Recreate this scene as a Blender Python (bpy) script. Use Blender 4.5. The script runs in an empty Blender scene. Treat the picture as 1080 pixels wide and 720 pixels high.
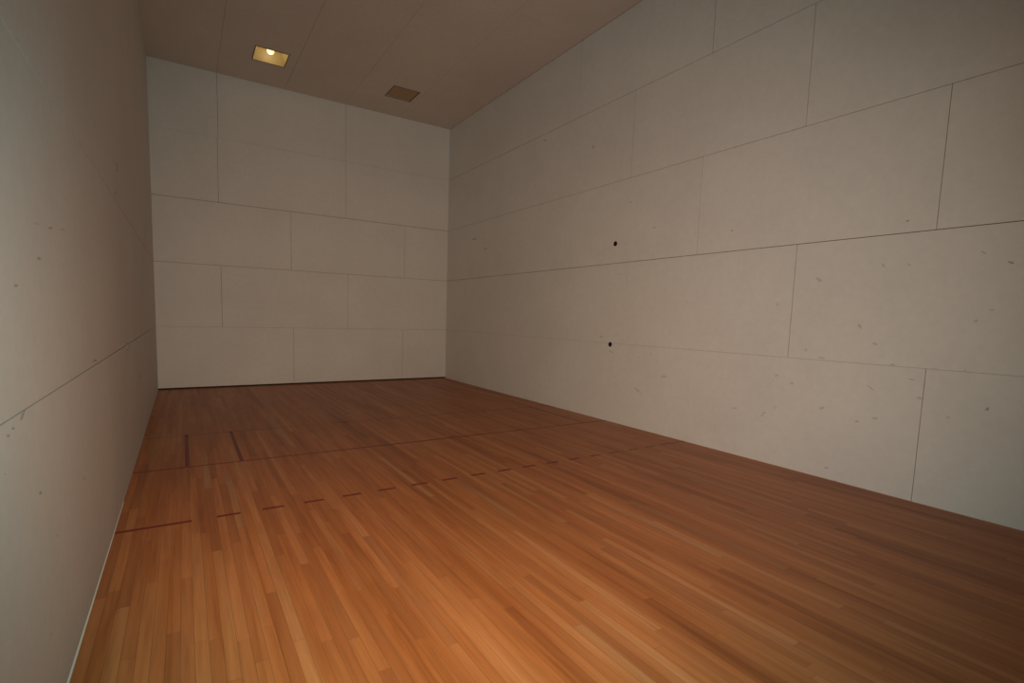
import bpy, bmesh, math, random
from mathutils import Vector, Matrix

# ---------------------------------------------------------------- basics
FT = 0.3048
W = 20 * FT                 # court width  (x: 0 = left wall, W = right wall)
H = 19.934 * FT             # court height
D = 40 * FT                 # court length (front wall at y = 0, back wall at y = -D)
random.seed(7)
SC = bpy.context.scene
COL = SC.collection
T = 0.012                   # thickness of a wall board


def link(name, bm, mats, parent=None, smooth=False):
    bmesh.ops.recalc_face_normals(bm, faces=bm.faces[:])
    me = bpy.data.meshes.new(name)
    bm.to_mesh(me)
    bm.free()
    for m in (mats if isinstance(mats, (list, tuple)) else [mats]):
        me.materials.append(m)
    if smooth:
        for p in me.polygons:
            p.use_smooth = True
    o = bpy.data.objects.new(name, me)
    COL.objects.link(o)
    if parent:
        o.parent = parent
    return o


def structure(name, bm, mats, label=None):
    o = link(name, bm, mats)
    o['kind'] = 'structure'
    if label:
        o['label'] = label
    return o


def thing(name, label, cat, loc, group=None):
    o = bpy.data.objects.new(name, None)
    COL.objects.link(o)
    o.empty_display_size = 0.1
    o.location = loc
    o['label'] = label
    o['category'] = cat
    if group:
        o['group'] = group
    return o


def box(bm, lo, hi, mat=0):
    x0, y0, z0 = lo
    x1, y1, z1 = hi
    v = [bm.verts.new(c) for c in ((x0, y0, z0), (x1, y0, z0), (x1, y1, z0), (x0, y1, z0),
                                   (x0, y0, z1), (x1, y0, z1), (x1, y1, z1), (x0, y1, z1))]
    for f in ((0, 3, 2, 1), (4, 5, 6, 7), (0, 1, 5, 4), (1, 2, 6, 5), (2, 3, 7, 6), (3, 0, 4, 7)):
        bm.faces.new([v[i] for i in f]).material_index = mat


# ---------------------------------------------------------------- materials
class NT:
    def __init__(self, name):
        self.m = bpy.data.materials.new(name)
        self.m.use_nodes = True
        self.t = self.m.node_tree
        self.b = self.t.nodes['Principled BSDF']

    def n(self, kind, **kw):
        nd = self.t.nodes.new(kind)
        for k, v in kw.items():
            setattr(nd, k, v)
        return nd

    def l(self, a, b):
        self.t.links.new(a, b)

    def val(self, sock, v):
        if hasattr(v, 'is_output'):
            self.l(v, sock)
        else:
            sock.default_value = v

    def math(self, op, a, b=0.0, c=0.0):
        nd = self.n('ShaderNodeMath', operation=op)
        self.val(nd.inputs[0], a)
        self.val(nd.inputs[1], b)
        self.val(nd.inputs[2], c)
        return nd.outputs[0]

    def coords(self):
        tc = self.n('ShaderNodeTexCoord')
        return tc.outputs['Object']

    def scaled(self, vec, s):
        mp = self.n('ShaderNodeMapping')
        mp.inputs['Scale'].default_value = s
        self.l(vec, mp.inputs['Vector'])
        return mp.outputs[0]

    def noise(self, vec, scale, detail=4.0, rough=0.55, dims='3D'):
        nd = self.n('ShaderNodeTexNoise', noise_dimensions=dims)
        self.l(vec, nd.inputs['Vector'])
        nd.inputs['Scale'].default_value = scale
        nd.inputs['Detail'].default_value = detail
        nd.inputs['Roughness'].default_value = rough
        return nd.outputs['Fac']

    def ramp(self, fac, stops, interp='LINEAR'):
        nd = self.n('ShaderNodeValToRGB')
        nd.color_ramp.interpolation = interp
        el = nd.color_ramp.elements
        el[0].position, el[0].color = stops[0][0], (*stops[0][1], 1)
        el[1].position, el[1].color = stops[-1][0], (*stops[-1][1], 1)
        for p, c in stops[1:-1]:
            e = el.new(p)
            e.color = (*c, 1)
        self.l(fac, nd.inputs[0])
        return nd.outputs[0]

    def mix(self, fac, a, b, mode='MIX'):
        nd = self.n('ShaderNodeMix', data_type='RGBA', blend_type=mode)
        self.val(nd.inputs[0], fac)
        self.val(nd.inputs[6], a if hasattr(a, 'is_output') else (*a, 1))
        self.val(nd.inputs[7], b if hasattr(b, 'is_output') else (*b, 1))
        return nd.outputs[2]


def srgb(r, g, b):
    f = lambda c: (c / 255 / 12.92) if c / 255 <= 0.04045 else ((c / 255 + 0.055) / 1.055) ** 2.4
    return (f(r), f(g), f(b))


def plain(name, col, rough=0.5, metal=0.0):
    k = NT(name)
    vec = k.coords()
    f = k.noise(vec, 60.0, 3.0)
    c = k.mix(f, tuple(x * 0.88 for x in col), tuple(min(1, x * 1.1) for x in col))
    k.l(c, k.b.inputs['Base Color'])
    k.b.inputs['Roughness'].default_value = rough
    k.b.inputs['Metallic'].default_value = metal
    return k.m


def board_paint(name, col, specks=0.0):
    """old off-white paint on wall boards: mottled, a few ball scuffs"""
    k = NT(name)
    vec = k.coords()
    big = k.noise(vec, 0.9, 3.0)
    fine = k.noise(vec, 14.0, 5.0, 0.65)
    f = k.math('ADD', k.math('MULTIPLY', big, 0.55), k.math('MULTIPLY', fine, 0.45))
    c = k.ramp(f, [(0.3, tuple(x * 0.92 for x in col)), (0.7, tuple(min(0.95, x * 1.06) for x in col))])
    if specks:
        vo = k.n('ShaderNodeTexVoronoi', feature='F1')
        wob = k.n('ShaderNodeTexNoise')
        k.l(vec, wob.inputs['Vector'])
        wob.inputs['Scale'].default_value = 26.0
        ad = k.n('ShaderNodeVectorMath', operation='MULTIPLY_ADD')
        k.l(wob.outputs['Color'], ad.inputs[0])
        ad.inputs[1].default_value = (0.05, 0.05, 0.05)
        k.l(vec, ad.inputs[2])
        k.l(ad.outputs[0], vo.inputs['Vector'])
        vo.inputs['Scale'].default_value = 3.4
        sep = k.n('ShaderNodeSeparateColor')
        k.l(vo.outputs['Color'], sep.inputs[0])
        near = k.math('LESS_THAN', vo.outputs['Distance'],
                      k.math('MULTIPLY', k.math('POWER', sep.outputs[0], 3.0), 0.085))
        low = k.n('ShaderNodeMapRange')          # ball marks lie in the lower half of the wall
        sx = k.n('ShaderNodeSeparateXYZ')
        k.l(vec, sx.inputs[0])
        k.l(sx.outputs[2], low.inputs[0])
        low.inputs[1].default_value, low.inputs[2].default_value = 3.2, 2.2
        a = k.math('MULTIPLY', near, k.math('MULTIPLY', low.outputs[0], specks))
        c = k.mix(a, c, srgb(120, 108, 96))
        # faint streaky wipes
        st = k.noise(k.scaled(vec, (1.0, 1.6, 6.0)), 5.0, 6.0, 0.7)
        sm = k.n('ShaderNodeMapRange')
        k.l(st, sm.inputs[0])
        sm.inputs[1].default_value, sm.inputs[2].default_value = 0.62, 0.78
        c = k.mix(k.math('MULTIPLY', sm.outputs[0], 0.35), c, tuple(x * 0.82 for x in col))
    k.l(c, k.b.inputs['Base Color'])
    k.b.inputs['Roughness'].default_value = 0.62
    k.b.inputs['Specular IOR Level'].default_value = 0.3
    bu = k.n('ShaderNodeBump')
    bu.inputs['Strength'].default_value = 0.08
    bu.inputs['Distance'].default_value = 0.004
    k.l(fine, bu.inputs['Height'])
    k.l(bu.outputs[0], k.b.inputs['Normal'])
    return k.m


def wood_nodes(k):
    """narrow hardwood strips running along the court (y)"""
    vec = k.coords()
    sx = k.n('ShaderNodeSeparateXYZ')
    k.l(vec, sx.inputs[0])
    x, y = sx.outputs[0], sx.outputs[1]
    sw, sl = 0.0572, 1.35
    xs = k.math('DIVIDE', x, sw)
    col = k.math('FLOOR', xs)
    wn = k.n('ShaderNodeTexWhiteNoise', noise_dimensions='1D')
    k.l(col, wn.inputs['W'])
    ys = k.math('ADD', k.math('DIVIDE', y, sl), k.math('MULTIPLY', wn.outputs['Value'], 7.0))
    row = k.math('FLOOR', ys)
    cb = k.n('ShaderNodeCombineXYZ')
    k.l(col, cb.inputs[0])
    k.l(row, cb.inputs[1])
    w2 = k.n('ShaderNodeTexWhiteNoise', noise_dimensions='2D')
    k.l(cb.outputs[0], w2.inputs['Vector'])
    tone = w2.outputs['Value']
    base = k.ramp(tone, [(0.0, WOOD[0]), (0.22, WOOD[1]), (0.5, WOOD[2]), (0.75, WOOD[3]), (0.92, WOOD[4]), (1.0, WOOD[5])])
    # long grain, different on each strip
    off = k.n('ShaderNodeVectorMath', operation='MULTIPLY_ADD')
    k.l(w2.outputs['Color'], off.inputs[0])
    off.inputs[1].default_value = (9, 9, 9)
    k.l(vec, off.inputs[2])
    g = k.noise(k.scaled(off.outputs[0], (38.0, 1.6, 1.0)), 1.0, 5.0, 0.6)
    base = k.mix(0.6, base, k.ramp(g, [(0.25, (0.66, 0.6, 0.52)), (0.5, (1, 1, 1)), (0.75, (1.22, 1.22, 1.2))]), 'MULTIPLY')
    # wide worn bands over several strips
    band = k.noise(k.scaled(vec, (3.2, 0.28, 1.0)), 1.0, 4.0, 0.6)
    base = k.mix(1.0, base, k.ramp(band, [(0.3, (0.78, 0.7, 0.62)), (0.5, (1, 1, 1)), (0.72, (1.12, 1.2, 1.36))]), 'MULTIPLY')
    streak = k.noise(k.scaled(vec, (13.0, 0.45, 1.0)), 1.0, 5.0, 0.65)
    base = k.mix(1.0, base, k.ramp(streak, [(0.3, (0.74, 0.68, 0.6)), (0.45, (1.04, 0.97, 0.9)), (0.55, (1.02, 1.02, 1.04)), (0.72, (1.16, 1.2, 1.3))]), 'MULTIPLY')
    # joints between strips
    fx = k.math('FRACT', xs)
    ex = k.math('MINIMUM', fx, k.math('SUBTRACT', 1.0, fx))
    fy = k.math('FRACT', ys)
    ey = k.math('MULTIPLY', k.math('MINIMUM', fy, k.math('SUBTRACT', 1.0, fy)), sl / sw)
    jn = k.math('LESS_THAN', k.math('MINIMUM', ex, ey), 0.016)
    base = k.mix(k.math('MULTIPLY', jn, 0.55), base, srgb(70, 38, 18))
    return base, vec, g


WOOD = [srgb(156, 92, 49), srgb(167, 99, 53), srgb(172, 104, 56), srgb(176, 107, 59), srgb(180, 116, 68), srgb(170, 115, 72)]


def wood_material():
    k = NT('hardwood_strips')
    base, vec, g = wood_nodes(k)
    k.l(base, k.b.inputs['Base Color'])
    k.b.inputs['Roughness'].default_value = 0.44
    k.b.inputs['Specular IOR Level'].default_value = 0.36
    bu = k.n('ShaderNodeBump')
    bu.inputs['Strength'].default_value = 0.05
    bu.inputs['Distance'].default_value = 0.002
    k.l(g, bu.inputs['Height'])
    k.l(bu.outputs[0], k.b.inputs['Normal'])
    return k.m


def line_paint(name, col, cover):
    """court paint, partly worn through to the wood"""
    k = NT(name)
    base, vec, g = wood_nodes(k)
    wear = k.noise(k.scaled(vec, (1.1, 1.1, 1.0)), 1.0, 5.0, 0.7)
    mr = k.n('ShaderNodeMapRange')
    k.l(wear, mr.inputs[0])
    mr.inputs[1].default_value, mr.inputs[2].default_value = 0.3, 0.6
    mr.inputs[3].default_value, mr.inputs[4].default_value = cover[0], cover[1]
    k.l(k.mix(mr.outputs[0], base, col), k.b.inputs['Base Color'])
    k.b.inputs['Roughness'].default_value = 0.45
    return k.m


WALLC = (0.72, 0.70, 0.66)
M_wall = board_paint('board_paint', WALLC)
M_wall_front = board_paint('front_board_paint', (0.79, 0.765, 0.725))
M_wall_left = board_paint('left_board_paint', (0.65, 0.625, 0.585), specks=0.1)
M_wall_marked = board_paint('board_paint_scuffed', WALLC, specks=0.25)
M_ceil = board_paint('ceiling_paint', (0.70, 0.60, 0.52))
M_gap = plain('board_joint', srgb(104, 90, 76), 0.9)
M_black = plain('dark_wall_foot', srgb(52, 42, 32), 0.9)
M_scuff = plain('rubber_scuff', (0.55, 0.53, 0.50), 0.8)
M_scuff_dark = plain('rubber_scuff_dark', (0.40, 0.38, 0.36), 0.8)
M_wood = wood_material()
M_red = line_paint('red_court_paint', srgb(112, 18, 10), (0.85, 0.98))
M_red_dull = line_paint('dull_red_court_paint', srgb(106, 24, 13), (0.6, 0.95))
M_red_faint = line_paint('worn_court_paint', srgb(96, 38, 20), (0.15, 0.7))
M_dark_strip = line_paint('dark_wood_strip', srgb(74, 40, 22), (0.15, 0.5))
M_trim = plain('trim_paint', (0.82, 0.79, 0.70), 0.4)
M_iron = plain('dark_iron', srgb(38, 28, 20), 0.6, 0.3)
M_painted = plain('painted_over_plate', (0.30, 0.27, 0.23), 0.6)
M_bronze = plain('lamp_frame_metal', srgb(105, 84, 58), 0.5, 0.2)
M_reflector = plain('gold_reflector', srgb(218, 194, 136), 0.45)
M_grime = plain('dusty_cover', srgb(182, 152, 118), 0.7)


def glow(name, col, strength):
    k = NT(name)
    k.b.inputs['Base Color'].default_value = (0.3, 0.26, 0.2, 1)
    k.b.inputs['Emission Color'].default_value = (*col, 1)
    k.b.inputs['Emission Strength'].default_value = strength
    return k.m


M_bulb = glow('lit_bulb', (1.0, 0.74, 0.38), 1.35)


# ---------------------------------------------------------------- boarded surfaces
def split(rects, hole):
    out = []
    h0, h1, v0, v1 = hole
    for a0, a1, b0, b1 in rects:
        if h1 <= a0 or h0 >= a1 or v1 <= b0 or v0 >= b1:
            out.append((a0, a1, b0, b1))
            continue
        if h0 > a0: out.append((a0, h0, b0, b1))
        if h1 < a1: out.append((h1, a1, b0, b1))
        m0, m1 = max(a0, h0), min(a1, h1)
        if v0 > b0: out.append((m0, m1, b0, v0))
        if v1 < b1: out.append((m0, m1, v1, b1))
    return out


def boarded(name, a_len, rows, row_gap, put, mats, lift=0.0, holes=(), marks=(), label=None, backing=True):
    """rows: list of (b0, b1, [(a, gap), ...]) in metres; row_gap: {b: gap}; put(a, b, depth) -> world point"""
    bm = bmesh.new()

    def slab(a0, a1, b0, b1, d0, d1, mat):
        p, q = put(a0, b0, d0), put(a1, b1, d1)
        lo = [min(p[i], q[i]) for i in range(3)]
        hi = [max(p[i], q[i]) for i in range(3)]
        box(bm, lo, hi, mat)
    top = max(r[1] for r in rows)
    for b0, b1, cuts in rows:
        g0 = row_gap.get(round(b0 / FT, 2), 0) / 2
        g1 = row_gap.get(round(b1 / FT, 2), 0) / 2
        edges = [(0.0, 0.0)] + list(cuts) + [(a_len, 0.0)]
        for (p, pg), (q, qg) in zip(edges, edges[1:]):
            r = (p + pg / 2, q - qg / 2, max(b0 + g0, lift), b1 - g1)
            rs = [r]
            for h in holes:
                rs = split(rs, h)
            for a0, a1, c0, c1 in rs:
                slab(a0, a1, c0, c1, 0.0, T, 0)
    bk = [(0.0, a_len, 0.0, top)]
    for h in holes:
        bk = split(bk, h)
    for a0, a1, c0, c1 in bk:
        slab(a0, a1, c0, c1, T, T + 0.10, 1)
    # ball marks: thin irregular smears of rubber on the paint
    for a, b, ua, ub, va, vb, mat in marks:
        n = 14
        vs = []
        for i in range(n):
            t = 2 * math.pi * i / n
            rr = random.uniform(0.45, 0.95)
            p, q = math.cos(t) * rr, math.sin(t) * rr
            vs.append(bm.verts.new(put(a + p * ua + q * va, max(0.002, b + p * ub + q * vb), -0.0006)))
        bm.faces.new(vs).material_index = mat
    return structure(name, bm, mats, label)


def ft(*v):
    return [x * FT for x in v]


S, M_, X = 0.007, 0.005, 0.0028        # strong, middling and nearly filled joints
TOP = H / FT
R_rows = [
    (0, 4, [(7.75, 0.001), (15.75, 0.001), (23.75, 0.001), (31.78, M_)]),
    (4, 8, [(3.75, 0.001), (11.75, 0.001), (19.8, M_), (27.8, S)]),
    (8, 12, [(7.75, 0.001), (15.7, 0.009), (23.7, S), (31.66, M_)]),
    (12, 16, [(3.75, 0.001), (11.75, 0.001), (19.75, 0.012), (27.75, 0.006)]),
    (16, TOP, [(7.75, 0.001), (15.75, 0.012), (23.82, 0.009), (31.8, S)])]
F_rows = [
    (0, 4, [(8.08, M_), (16.2, M_)]),
    (4, 8, [(3.65, M_), (11.9, M_)]),
    (8, 12, [(7.98, M_), (16.3, M_)]),
    (12, 16, [(3.6, M_), (11.76, M_)]),
    (16, TOP, [(3.66, M_), (11.76, M_)])]
L_rows = [
    (0, 4, [(7.75, 0.001), (15.75, 0.001), (23.75, 0.001), (34.5, M_)]),
    (4, 8, [(3.75, 0.001), (11.75, 0.001), (19.8, 0.001), (36.0, M_)]),
    (8, 12, [(7.75, 0.001), (15.7, 0.001), (23.7, 0.001), (34.5, M_)]),
    (12, 16, [(3.75, 0.001), (11.75, 0.001), (19.75, 0.001), (27.75, 0.001)]),
    (16, TOP, [(7.75, 0.001), (15.75, 0.001), (23.82, 0.001), (31.8, 0.001)])]


def rows_m(rows):
    return [(b0 * FT, b1 * FT, [(a * FT, g) for a, g in cuts]) for b0, b1, cuts in rows]


# ball marks: distance from the front wall, height, the two half axes of the smear (ft), material slot
RM = [(30.95, 8.35, 0.067, -0.01, 0.003, -0.042, 3),
      (32.74, 7.26, 0.09, -0.06, -0.008, -0.035, 2),
      (33.29, 6.95, 0.105, -0.032, -0.002, -0.042, 3),
      (29.98, 5.19, 0.062, -0.103, -0.045, -0.033, 2),
      (30.44, 4.65, 0.1, -0.025, -0.005, -0.042, 2),
      (32.74, 5.42, 0.062, 0.052, 0.02, -0.04, 2),
      (28.63, 6.72, 0.135, -0.083, -0.032, -0.067, 2),
      (28.91, 4.09, 0.173, -0.035, -0.005, -0.037, 2),
      (30.46, 7.07, 0.042, -0.078, -0.043, -0.025, 2),
      (31.11, 7.05, 0.088, -0.042, -0.01, -0.037, 2),
      (28.02, 3.1, 0.112, 0.012, 0.005, -0.052, 2),
      (27.46, 3.31, 0.1, 0.01, 0.002, -0.052, 2),
      (27.11, 1.87, 0.1, 0.045, 0.018, -0.045, 2),
      (30.16, 2.13, 0.08, 0.015, 0.005, -0.05, 2),
      (30.65, 2.32, 0.088, 0.015, 0.005, -0.055, 2),
      (33.19, 3.04, 0.038, 0.055, 0.027, -0.035, 3),
      (29.41, 0.38, 0.112, 0.032, 0.005, -0.05, 2),
      (30.95, 4.03, 0.095, 0.007, 0.005, -0.06, 2),
      (30.44, 3.25, 0.145, -0.113, -0.018, -0.03, 2),
      (29.09, 2.38, 0.112, 0.042, 0.015, -0.06, 2),
      (31.73, 3.12, 0.13, -0.01, -0.003, -0.042, 2),
      (29.68, -0.0, 0.11, 0.032, 0.003, -0.032, 2),
      (21.34, 9.44, 0.162, -0.022, 0.003, -0.045, 2),
      (16.99, 14.14, 0.18, -0.048, 0.01, -0.123, 2),
      (18.24, 4.3, 0.17, 0.008, 0.005, -0.075, 2),
      (22.39, 2.69, 0.202, 0.022, 0.005, -0.07, 2),
      (19.05, 3.56, 0.322, -0.135, -0.043, -0.05, 2),
      (20.87, 1.87, 0.317, -0.155, -0.035, -0.04, 2),
      (25.89, 1.84, 0.192, 0.032, 0.002, -0.038, 2),
      (33.04, 5.71, 0.065, 0.032, 0.013, -0.032, 2),
      (31.96, 4.01, 0.168, 0.008, 0.002, -0.027, 2),
      (31.48, 3.65, 0.112, -0.01, -0.003, -0.027, 2),
      (25.25, 8.8, 0.08, -0.01, 0.003, -0.048, 2),
      (32.4, 2.67, 0.062, 0.013, 0.005, -0.04, 2),
      (4.41, 10.87, 0.418, -0.047, 0.008, -0.137, 2),
      (6.11, 10.01, 0.51, -0.05, 0.002, -0.067, 2),
      (12.75, 15.63, 0.252, -0.015, 0.053, -0.09, 2),
      (19.8, 10.85, 0.178, -0.032, 0.002, -0.045, 2)]
LM = [(30.96, 3.9, -0.072, -0.015, 0.005, -0.022, 3),
      (31.13, 3.86, -0.062, -0.012, 0.005, -0.022, 3),
      (30.05, 2.94, -0.09, -0.027, 0.01, -0.035, 3),
      (29.45, 5.7, -0.157, 0.012, 0.005, -0.022, 3),
      (30.52, 5.33, -0.115, 0.005, 0.005, -0.025, 3),
      (27.16, 2.27, -0.19, -0.055, 0.01, -0.037, 2),
      (29.35, 2.15, -0.083, -0.032, 0.007, -0.03, 2),
      (28.71, 6.16, -0.158, 0.022, 0.007, -0.025, 3),
      (27.88, 6.25, -0.297, 0.018, 0.043, -0.025, 2),
      (29.49, 6.11, -0.192, 0.01, 0.035, -0.025, 2),
      (29.87, 8.05, -0.133, 0.017, 0.032, -0.02, 2),
      (25.4, 4.09, -0.447, -0.008, -0.075, -0.032, 3),
      (20.27, 8.2, -0.4, 0.075, 0.043, -0.107, 2),
      (30.57, 3.97, -0.055, -0.017, 0.19, -0.076, 3),
      (25.83, 8.01, -0.292, 0.078, 0.008, -0.027, 2),
      (29.94, 1.12, -0.085, -0.05, 0.005, -0.023, 2),
      (14.15, 2.52, -0.812, -0.093, 0.092, -0.172, 2),
      (31.31, 3.53, -0.06, -0.017, 0.003, -0.015, 2)]


def marks_m(L):
    return [tuple(v * FT for v in q[:6]) + (q[6],) for q in L]



wall_mats = [M_wall, M_gap]
boarded('wall_right', D, rows_m(R_rows), {4: 0.0022, 8: S, 12: M_, 16: S, 19.93: 0.008}, lambda a, b, d: (W + d, -a, b),
        [M_wall_marked, M_gap, M_scuff, M_scuff_dark], marks=marks_m(RM))
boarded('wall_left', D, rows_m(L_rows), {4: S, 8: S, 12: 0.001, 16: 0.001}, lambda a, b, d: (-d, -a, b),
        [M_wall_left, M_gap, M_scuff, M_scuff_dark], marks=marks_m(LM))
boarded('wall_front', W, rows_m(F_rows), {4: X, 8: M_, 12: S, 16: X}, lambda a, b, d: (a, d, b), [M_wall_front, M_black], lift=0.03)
boarded('wall_back', W, rows_m(F_rows), {4: X, 8: M_, 12: M_, 16: X}, lambda a, b, d: (a, -D - d, b), wall_mats)

LIT = (6.23 * FT, 4.16 * FT)
DARK = (14.46 * FT, 3.95 * FT)
HALF = 0.88 * FT
holes = [(c[1] - HALF, c[1] + HALF, c[0] - HALF, c[0] + HALF) for c in (LIT, DARK)]
C_rows = [
    (0, 3.65, [(7.75, 0.002), (15.75, 0.002), (23.75, 0.002), (31.75, 0.002)]),
    (3.65, 7.65, [(11.75, 0.0048), (19.75, 0.002), (27.75, 0.002)]),
    (7.65, 11.65, [(7.75, 0.002), (15.75, 0.002), (23.75, 0.002), (31.75, 0.002)]),
    (11.65, 15.65, [(11.75, 0.0048), (19.75, 0.002), (27.75, 0.002)]),
    (15.65, 20, [(7.75, 0.002), (15.75, 0.0048), (23.75, 0.002), (31.75, 0.002)])]
boarded('ceiling', D, rows_m(C_rows), {3.65: 0.0035, 7.65: 0.0035, 11.65: 0.0035, 15.65: 0.0035},
        lambda a, b, d: (b, -a, H + d), [M_ceil, M_gap], holes=holes)

# ---------------------------------------------------------------- floor and its painted lines
bm = bmesh.new()
box(bm, (-T, -D - T, -0.10), (W + T, T, 0.0))
floor = structure('floor', bm, M_wood)


def strip(name, x0, x1, d0, d1, mat, label=None):
    bm = bmesh.new()
    box(bm, (x0 * FT, -d1 * FT, -0.002), (x1 * FT, -d0 * FT, 0.0006))
    o = link(name, bm, mat, floor)
    if label:
        o['label'] = label
    return o


LW = 0.125
strip('service_line', 0, 20, 14.06 - LW / 2, 14.06 + LW / 2, M_red_faint, 'faint worn service line nearest the front wall')
strip('short_line', 0, 20, 18.88 - LW / 2, 18.88 + LW / 2, M_red_dull, 'dull red short line across the whole court')
for x, m in ((1.46, M_red), (3.07, M_red), (17.0, M_red_faint), (18.55, M_red_dull)):
    strip('service_box_line', x - LW / 2, x + LW / 2, 14.0, 18.82, m, 'painted line marking the end of the service zone')
strip('receiving_line', 0, 1.53, 23.76, 23.88, M_red, 'solid red end of the dashed line at the left wall')
strip('receiving_line', 18.5, 20, 23.62, 23.74, M_red_dull, 'solid end of the dashed line at the right wall')
for i in range(16):
    x = 2.07 + 1.037 * i
    dd = 23.82 - 0.14 * (x / 20)
    strip('receiving_line_dash', x, x + 0.53, dd - LW / 2, dd + LW / 2, M_red if i < 12 else M_red_dull, 'short red dash of the receiving line')
strip('dark_floor_strip', 7.82, 7.98, 13.0, 17.5, M_dark_strip, 'single darker wood strip behind the short line')

# pale bead along the foot of the left wall
bm = bmesh.new()
prof = [(0.0, 0.0), (0.011, 0.0), (0.0095, 0.006), (0.005, 0.011), (0.0, 0.013)]
ya, yb = -21.6 * FT, -D + 0.02
va = [bm.verts.new((x * 0.3, ya, z * 0.3)) for x, z in prof]
vb = [bm.verts.new((x, yb, z)) for x, z in prof]
for i in range(len(prof)):
    j = (i + 1) % len(prof)
    bm.faces.new((va[i], va[j], vb[j], vb[i]))
bm.faces.new(va)
bm.faces.new(vb[::-1])
structure('baseboard_left', bm, M_trim)


# ---------------------------------------------------------------- ceiling lights
def ceiling_light(center, label, lit):
    cx, d = center
    o = thing('ceiling_light', label, 'ceiling light', (cx, -d, H), 'recessed square ceiling lights')
    h = HALF - 0.001
    # trim frame around the opening, a little below the ceiling
    bm = bmesh.new()
    e, k = 0.012, 0.004
    for lo, hi in (((-h - e, -h - e, -0.004), (h + e, -h + k, 0.0)), ((-h - e, h - k, -0.004), (h + e, h + e, 0.0)),
                   ((-h - e, -h + k, -0.004), (-h + k, h - k, 0.0)), ((h - k, -h + k, -0.004), (h + e, h - k, 0.0))):
        box(bm, lo, hi)
    link('frame', bm, M_bronze, o)
    if not lit:
        # closed off with a dull ribbed cover just inside the frame
        bm = bmesh.new()
        box(bm, (-h + 0.004, -h + 0.004, 0.012), (h - 0.004, h - 0.004, 0.03))
        for i in range(9):
            y = -h + (i + 1) * 2 * h / 10
            box(bm, (-h + 0.004, y - 0.006, 0.004), (h - 0.004, y + 0.006, 0.013))
        link('cover', bm, M_grime, o)
        return o
    # sloping reflector box
    bm = bmesh.new()
    dep, t = 0.26, 0.17
    a = [bm.verts.new((x * h, y * h, 0.0005)) for x, y in ((-1, -1), (1, -1), (1, 1), (-1, 1))]
    b = [bm.verts.new((x * t, y * t, dep)) for x, y in ((-1, -1), (1, -1), (1, 1), (-1, 1))]
    for i in range(4):
        j = (i + 1) % 4
        bm.faces.new((a[i], a[j], b[j], b[i]))
    bm.faces.new(b)
    r = link('reflector', bm, M_reflector, o)
    md = r.modifiers.new('shell', 'SOLIDIFY')
    md.thickness = 0.002
    md.offset = 1.0
    # lamp holder and bulb
    bm = bmesh.new()
    bmesh.ops.create_cone(bm, cap_ends=True, segments=20, radius1=0.034, radius2=0.03, depth=0.05,
                          matrix=Matrix.Translation((0, 0, dep - 0.027)))
    link('lamp_holder', bm, M_bronze, o, True)
    bm = bmesh.new()
    segs, prof = 20, [(0.0, 0.045), (0.03, 0.049), (0.053, 0.065), (0.064, 0.092), (0.06, 0.122), (0.045, 0.155), (0.028, 0.185), (0.024, 0.212)]
    rings = []
    for rad, z in prof:
        rings.append([bm.verts.new((0, 0, z))] if rad == 0 else
                     [bm.verts.new((rad * math.cos(2 * math.pi * i / segs), rad * math.sin(2 * math.pi * i / segs), z)) for i in range(segs)])
    for A, B in zip(rings, rings[1:]):
        for i in range(segs):
            j = (i + 1) % segs
            if len(A) == 1:
                bm.faces.new((A[0], B[j], B[i]))
            else:
                bm.faces.new((A[i], A[j], B[j], B[i]))
    link('bulb', bm, M_bulb, o, True)
    return o


ceiling_light(LIT, 'glowing gold square ceiling light recessed near the left end of the front wall', True)
ceiling_light(DARK, 'dark unlit square ceiling fixture recessed near the right end of the front wall', False)


# ---------------------------------------------------------------- net anchors on the side walls
def anchor_mesh():
    bm = bmesh.new()          # round plate with a raised rim and a dished middle, axis = +x
    segs = 24
    prof = [(0.0, 0.002), (0.018, 0.002), (0.021, 0.005), (0.028, 0.007), (0.036, 0.004), (0.038, 0.0)]
    rings = []
    for rad, x in prof:
        rings.append([bm.verts.new((x, 0, 0))] if rad == 0 else
                     [bm.verts.new((x, rad * math.cos(2 * math.pi * i / segs), rad * math.sin(2 * math.pi * i / segs))) for i in range(segs)])
    for A, B in zip(rings, rings[1:]):
        for i in range(segs):
            j = (i + 1) % segs
            if len(A) == 1:
                bm.faces.new((A[0], B[i], B[j]))
            else:
                bm.faces.new((A[i], B[i], B[j], A[j]))
    bm.faces.new(rings[-1])
    return bm


def bolt_mesh():
    bm = bmesh.new()          # hexagonal bolt head in the dish
    bmesh.ops.create_cone(bm, cap_ends=True, segments=6, radius1=0.011, radius2=0.010, depth=0.006,
                          matrix=Matrix.Translation((0.005, 0, 0)) @ Matrix.Rotation(math.pi / 2, 4, 'Y'))
    return bm


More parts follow.
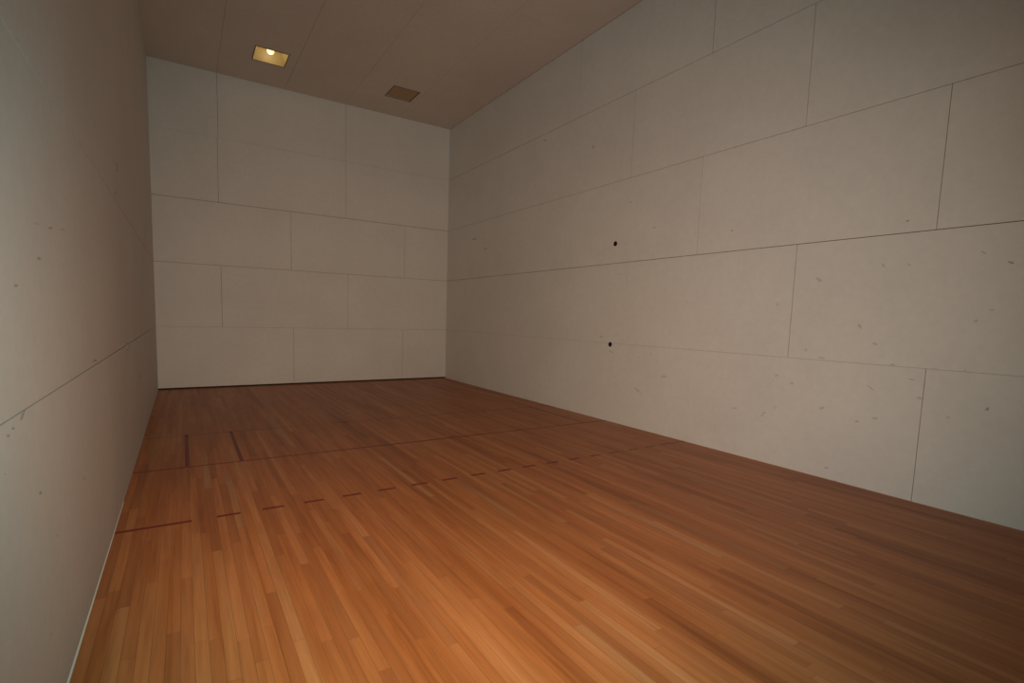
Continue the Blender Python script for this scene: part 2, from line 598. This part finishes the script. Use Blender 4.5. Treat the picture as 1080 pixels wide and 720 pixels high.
anchor = None
for x, rz, d, z, lab in (
        (W, math.pi, 18.93, 8.97, 'small dark round net anchor on the right wall, upper of the two'),
        (W, math.pi, 18.92, 3.94, 'small dark round net anchor on the right wall, lower of the two'),
        (0, 0.0, 19.95, 8.97, 'faint dull round net anchor on the left wall, upper of the two'),
        (0, 0.0, 18.9, 3.94, 'faint dull round net anchor on the left wall, lower of the two')):
    if anchor is None:
        anchor = o = thing('wall_anchor', lab, 'net anchor', (x, -d * FT, z * FT), 'net anchors on the side walls')
        link('plate', anchor_mesh(), M_iron, o, True)
        link('bolt', bolt_mesh(), M_iron, o, True)
    else:
        o = anchor.copy()
        COL.objects.link(o)
        o.location = (x, -d * FT, z * FT)
        o['label'] = lab
        for ch in anchor.children:
            c = ch.copy()
            COL.objects.link(c)
            c.parent = o
            if x == 0:                       # the left-hand ones are dull with old paint
                c.material_slots[0].link = 'OBJECT'
                c.material_slots[0].material = M_painted
    o.rotation_euler = (0, 0, rz)

# ---------------------------------------------------------------- camera
yaw, pitch, roll = 0.5501, -0.0971, 0.0283
f = Vector((math.sin(yaw) * math.cos(pitch), math.cos(yaw) * math.cos(pitch), math.sin(pitch)))
r0 = Vector((math.cos(yaw), -math.sin(yaw), 0))
u0 = r0.cross(f)
r = r0 * math.cos(roll) + u0 * math.sin(roll)
u = -r0 * math.sin(roll) + u0 * math.cos(roll)
EYE = Vector((0.4544, -11.4834, 1.5664))
mw = Matrix((( r.x, u.x, -f.x, EYE.x), (r.y, u.y, -f.y, EYE.y), (r.z, u.z, -f.z, EYE.z), (0, 0, 0, 1)))
cd = bpy.data.cameras.new('camera')
cam = bpy.data.objects.new('camera', cd)
COL.objects.link(cam)
cam.matrix_world = mw
cd.sensor_width = 36.0
cd.lens = 531.1021 / 1080 * 36
cd.shift_x = 20.84 / 1080
cd.shift_y = 26.31 / 1080
cd.clip_start = 0.02
SC.camera = cam

# ---------------------------------------------------------------- light
world = bpy.data.worlds.new('world')
world.use_nodes = True
world.node_tree.nodes['Background'].inputs[0].default_value = (0, 0, 0, 1)
SC.world = world


def spot(name, energy, col, loc, direction, size, blend=1.0, radius=0.03):
    ld = bpy.data.lights.new(name, 'SPOT')
    ld.energy = energy
    ld.color = col
    ld.spot_size = math.radians(size)
    ld.spot_blend = blend
    ld.shadow_soft_size = radius
    o = bpy.data.objects.new(name, ld)
    COL.objects.link(o)
    o.location = loc
    o.rotation_euler = Vector(direction).to_track_quat('-Z', 'Y').to_euler()
    return o


# the photographer's flash: a wide head with a warmer, narrower core
def aim(side, down):
    return f + r * math.tan(side) - u * math.tan(down)


FL = EYE + u * 0.1
for nm, col, size, side, down in (
        ('flash_wide', (0.385, 0.545, 0.512), 120, 0, 0),
        ('flash_core', (0.210, 0.02, 0.0), 95, 0, 0),
        ('flash_low', (0.125, 0.088, 0.02), 80, -0.12, 0.1),
        ('flash_right', (0.20, 0.10, 0.06), 70, 0.4, -0.1),
        ('flash_left', (0.147, 0.0503, 0.0227), 60, -0.4, 0)):
    k = max(col)
    spot(nm, 1000 * k, [c / k for c in col], FL, aim(side, down), size)

ld = bpy.data.lights.new('bulb_light', 'POINT')          # the lit bulb's own light inside its reflector
ld.energy = 0.8
ld.color = (1.0, 0.84, 0.52)
ld.shadow_soft_size = 0.03
lo = bpy.data.objects.new('bulb_light', ld)
COL.objects.link(lo)
lo.location = (LIT[0], -LIT[1], H + 0.02)

SC.view_settings.view_transform = 'Standard'
SC.view_settings.look = 'None'
SC.view_settings.gamma = 1.0
SC.view_settings.use_curve_mapping = False
SC.view_settings.exposure = 0.0
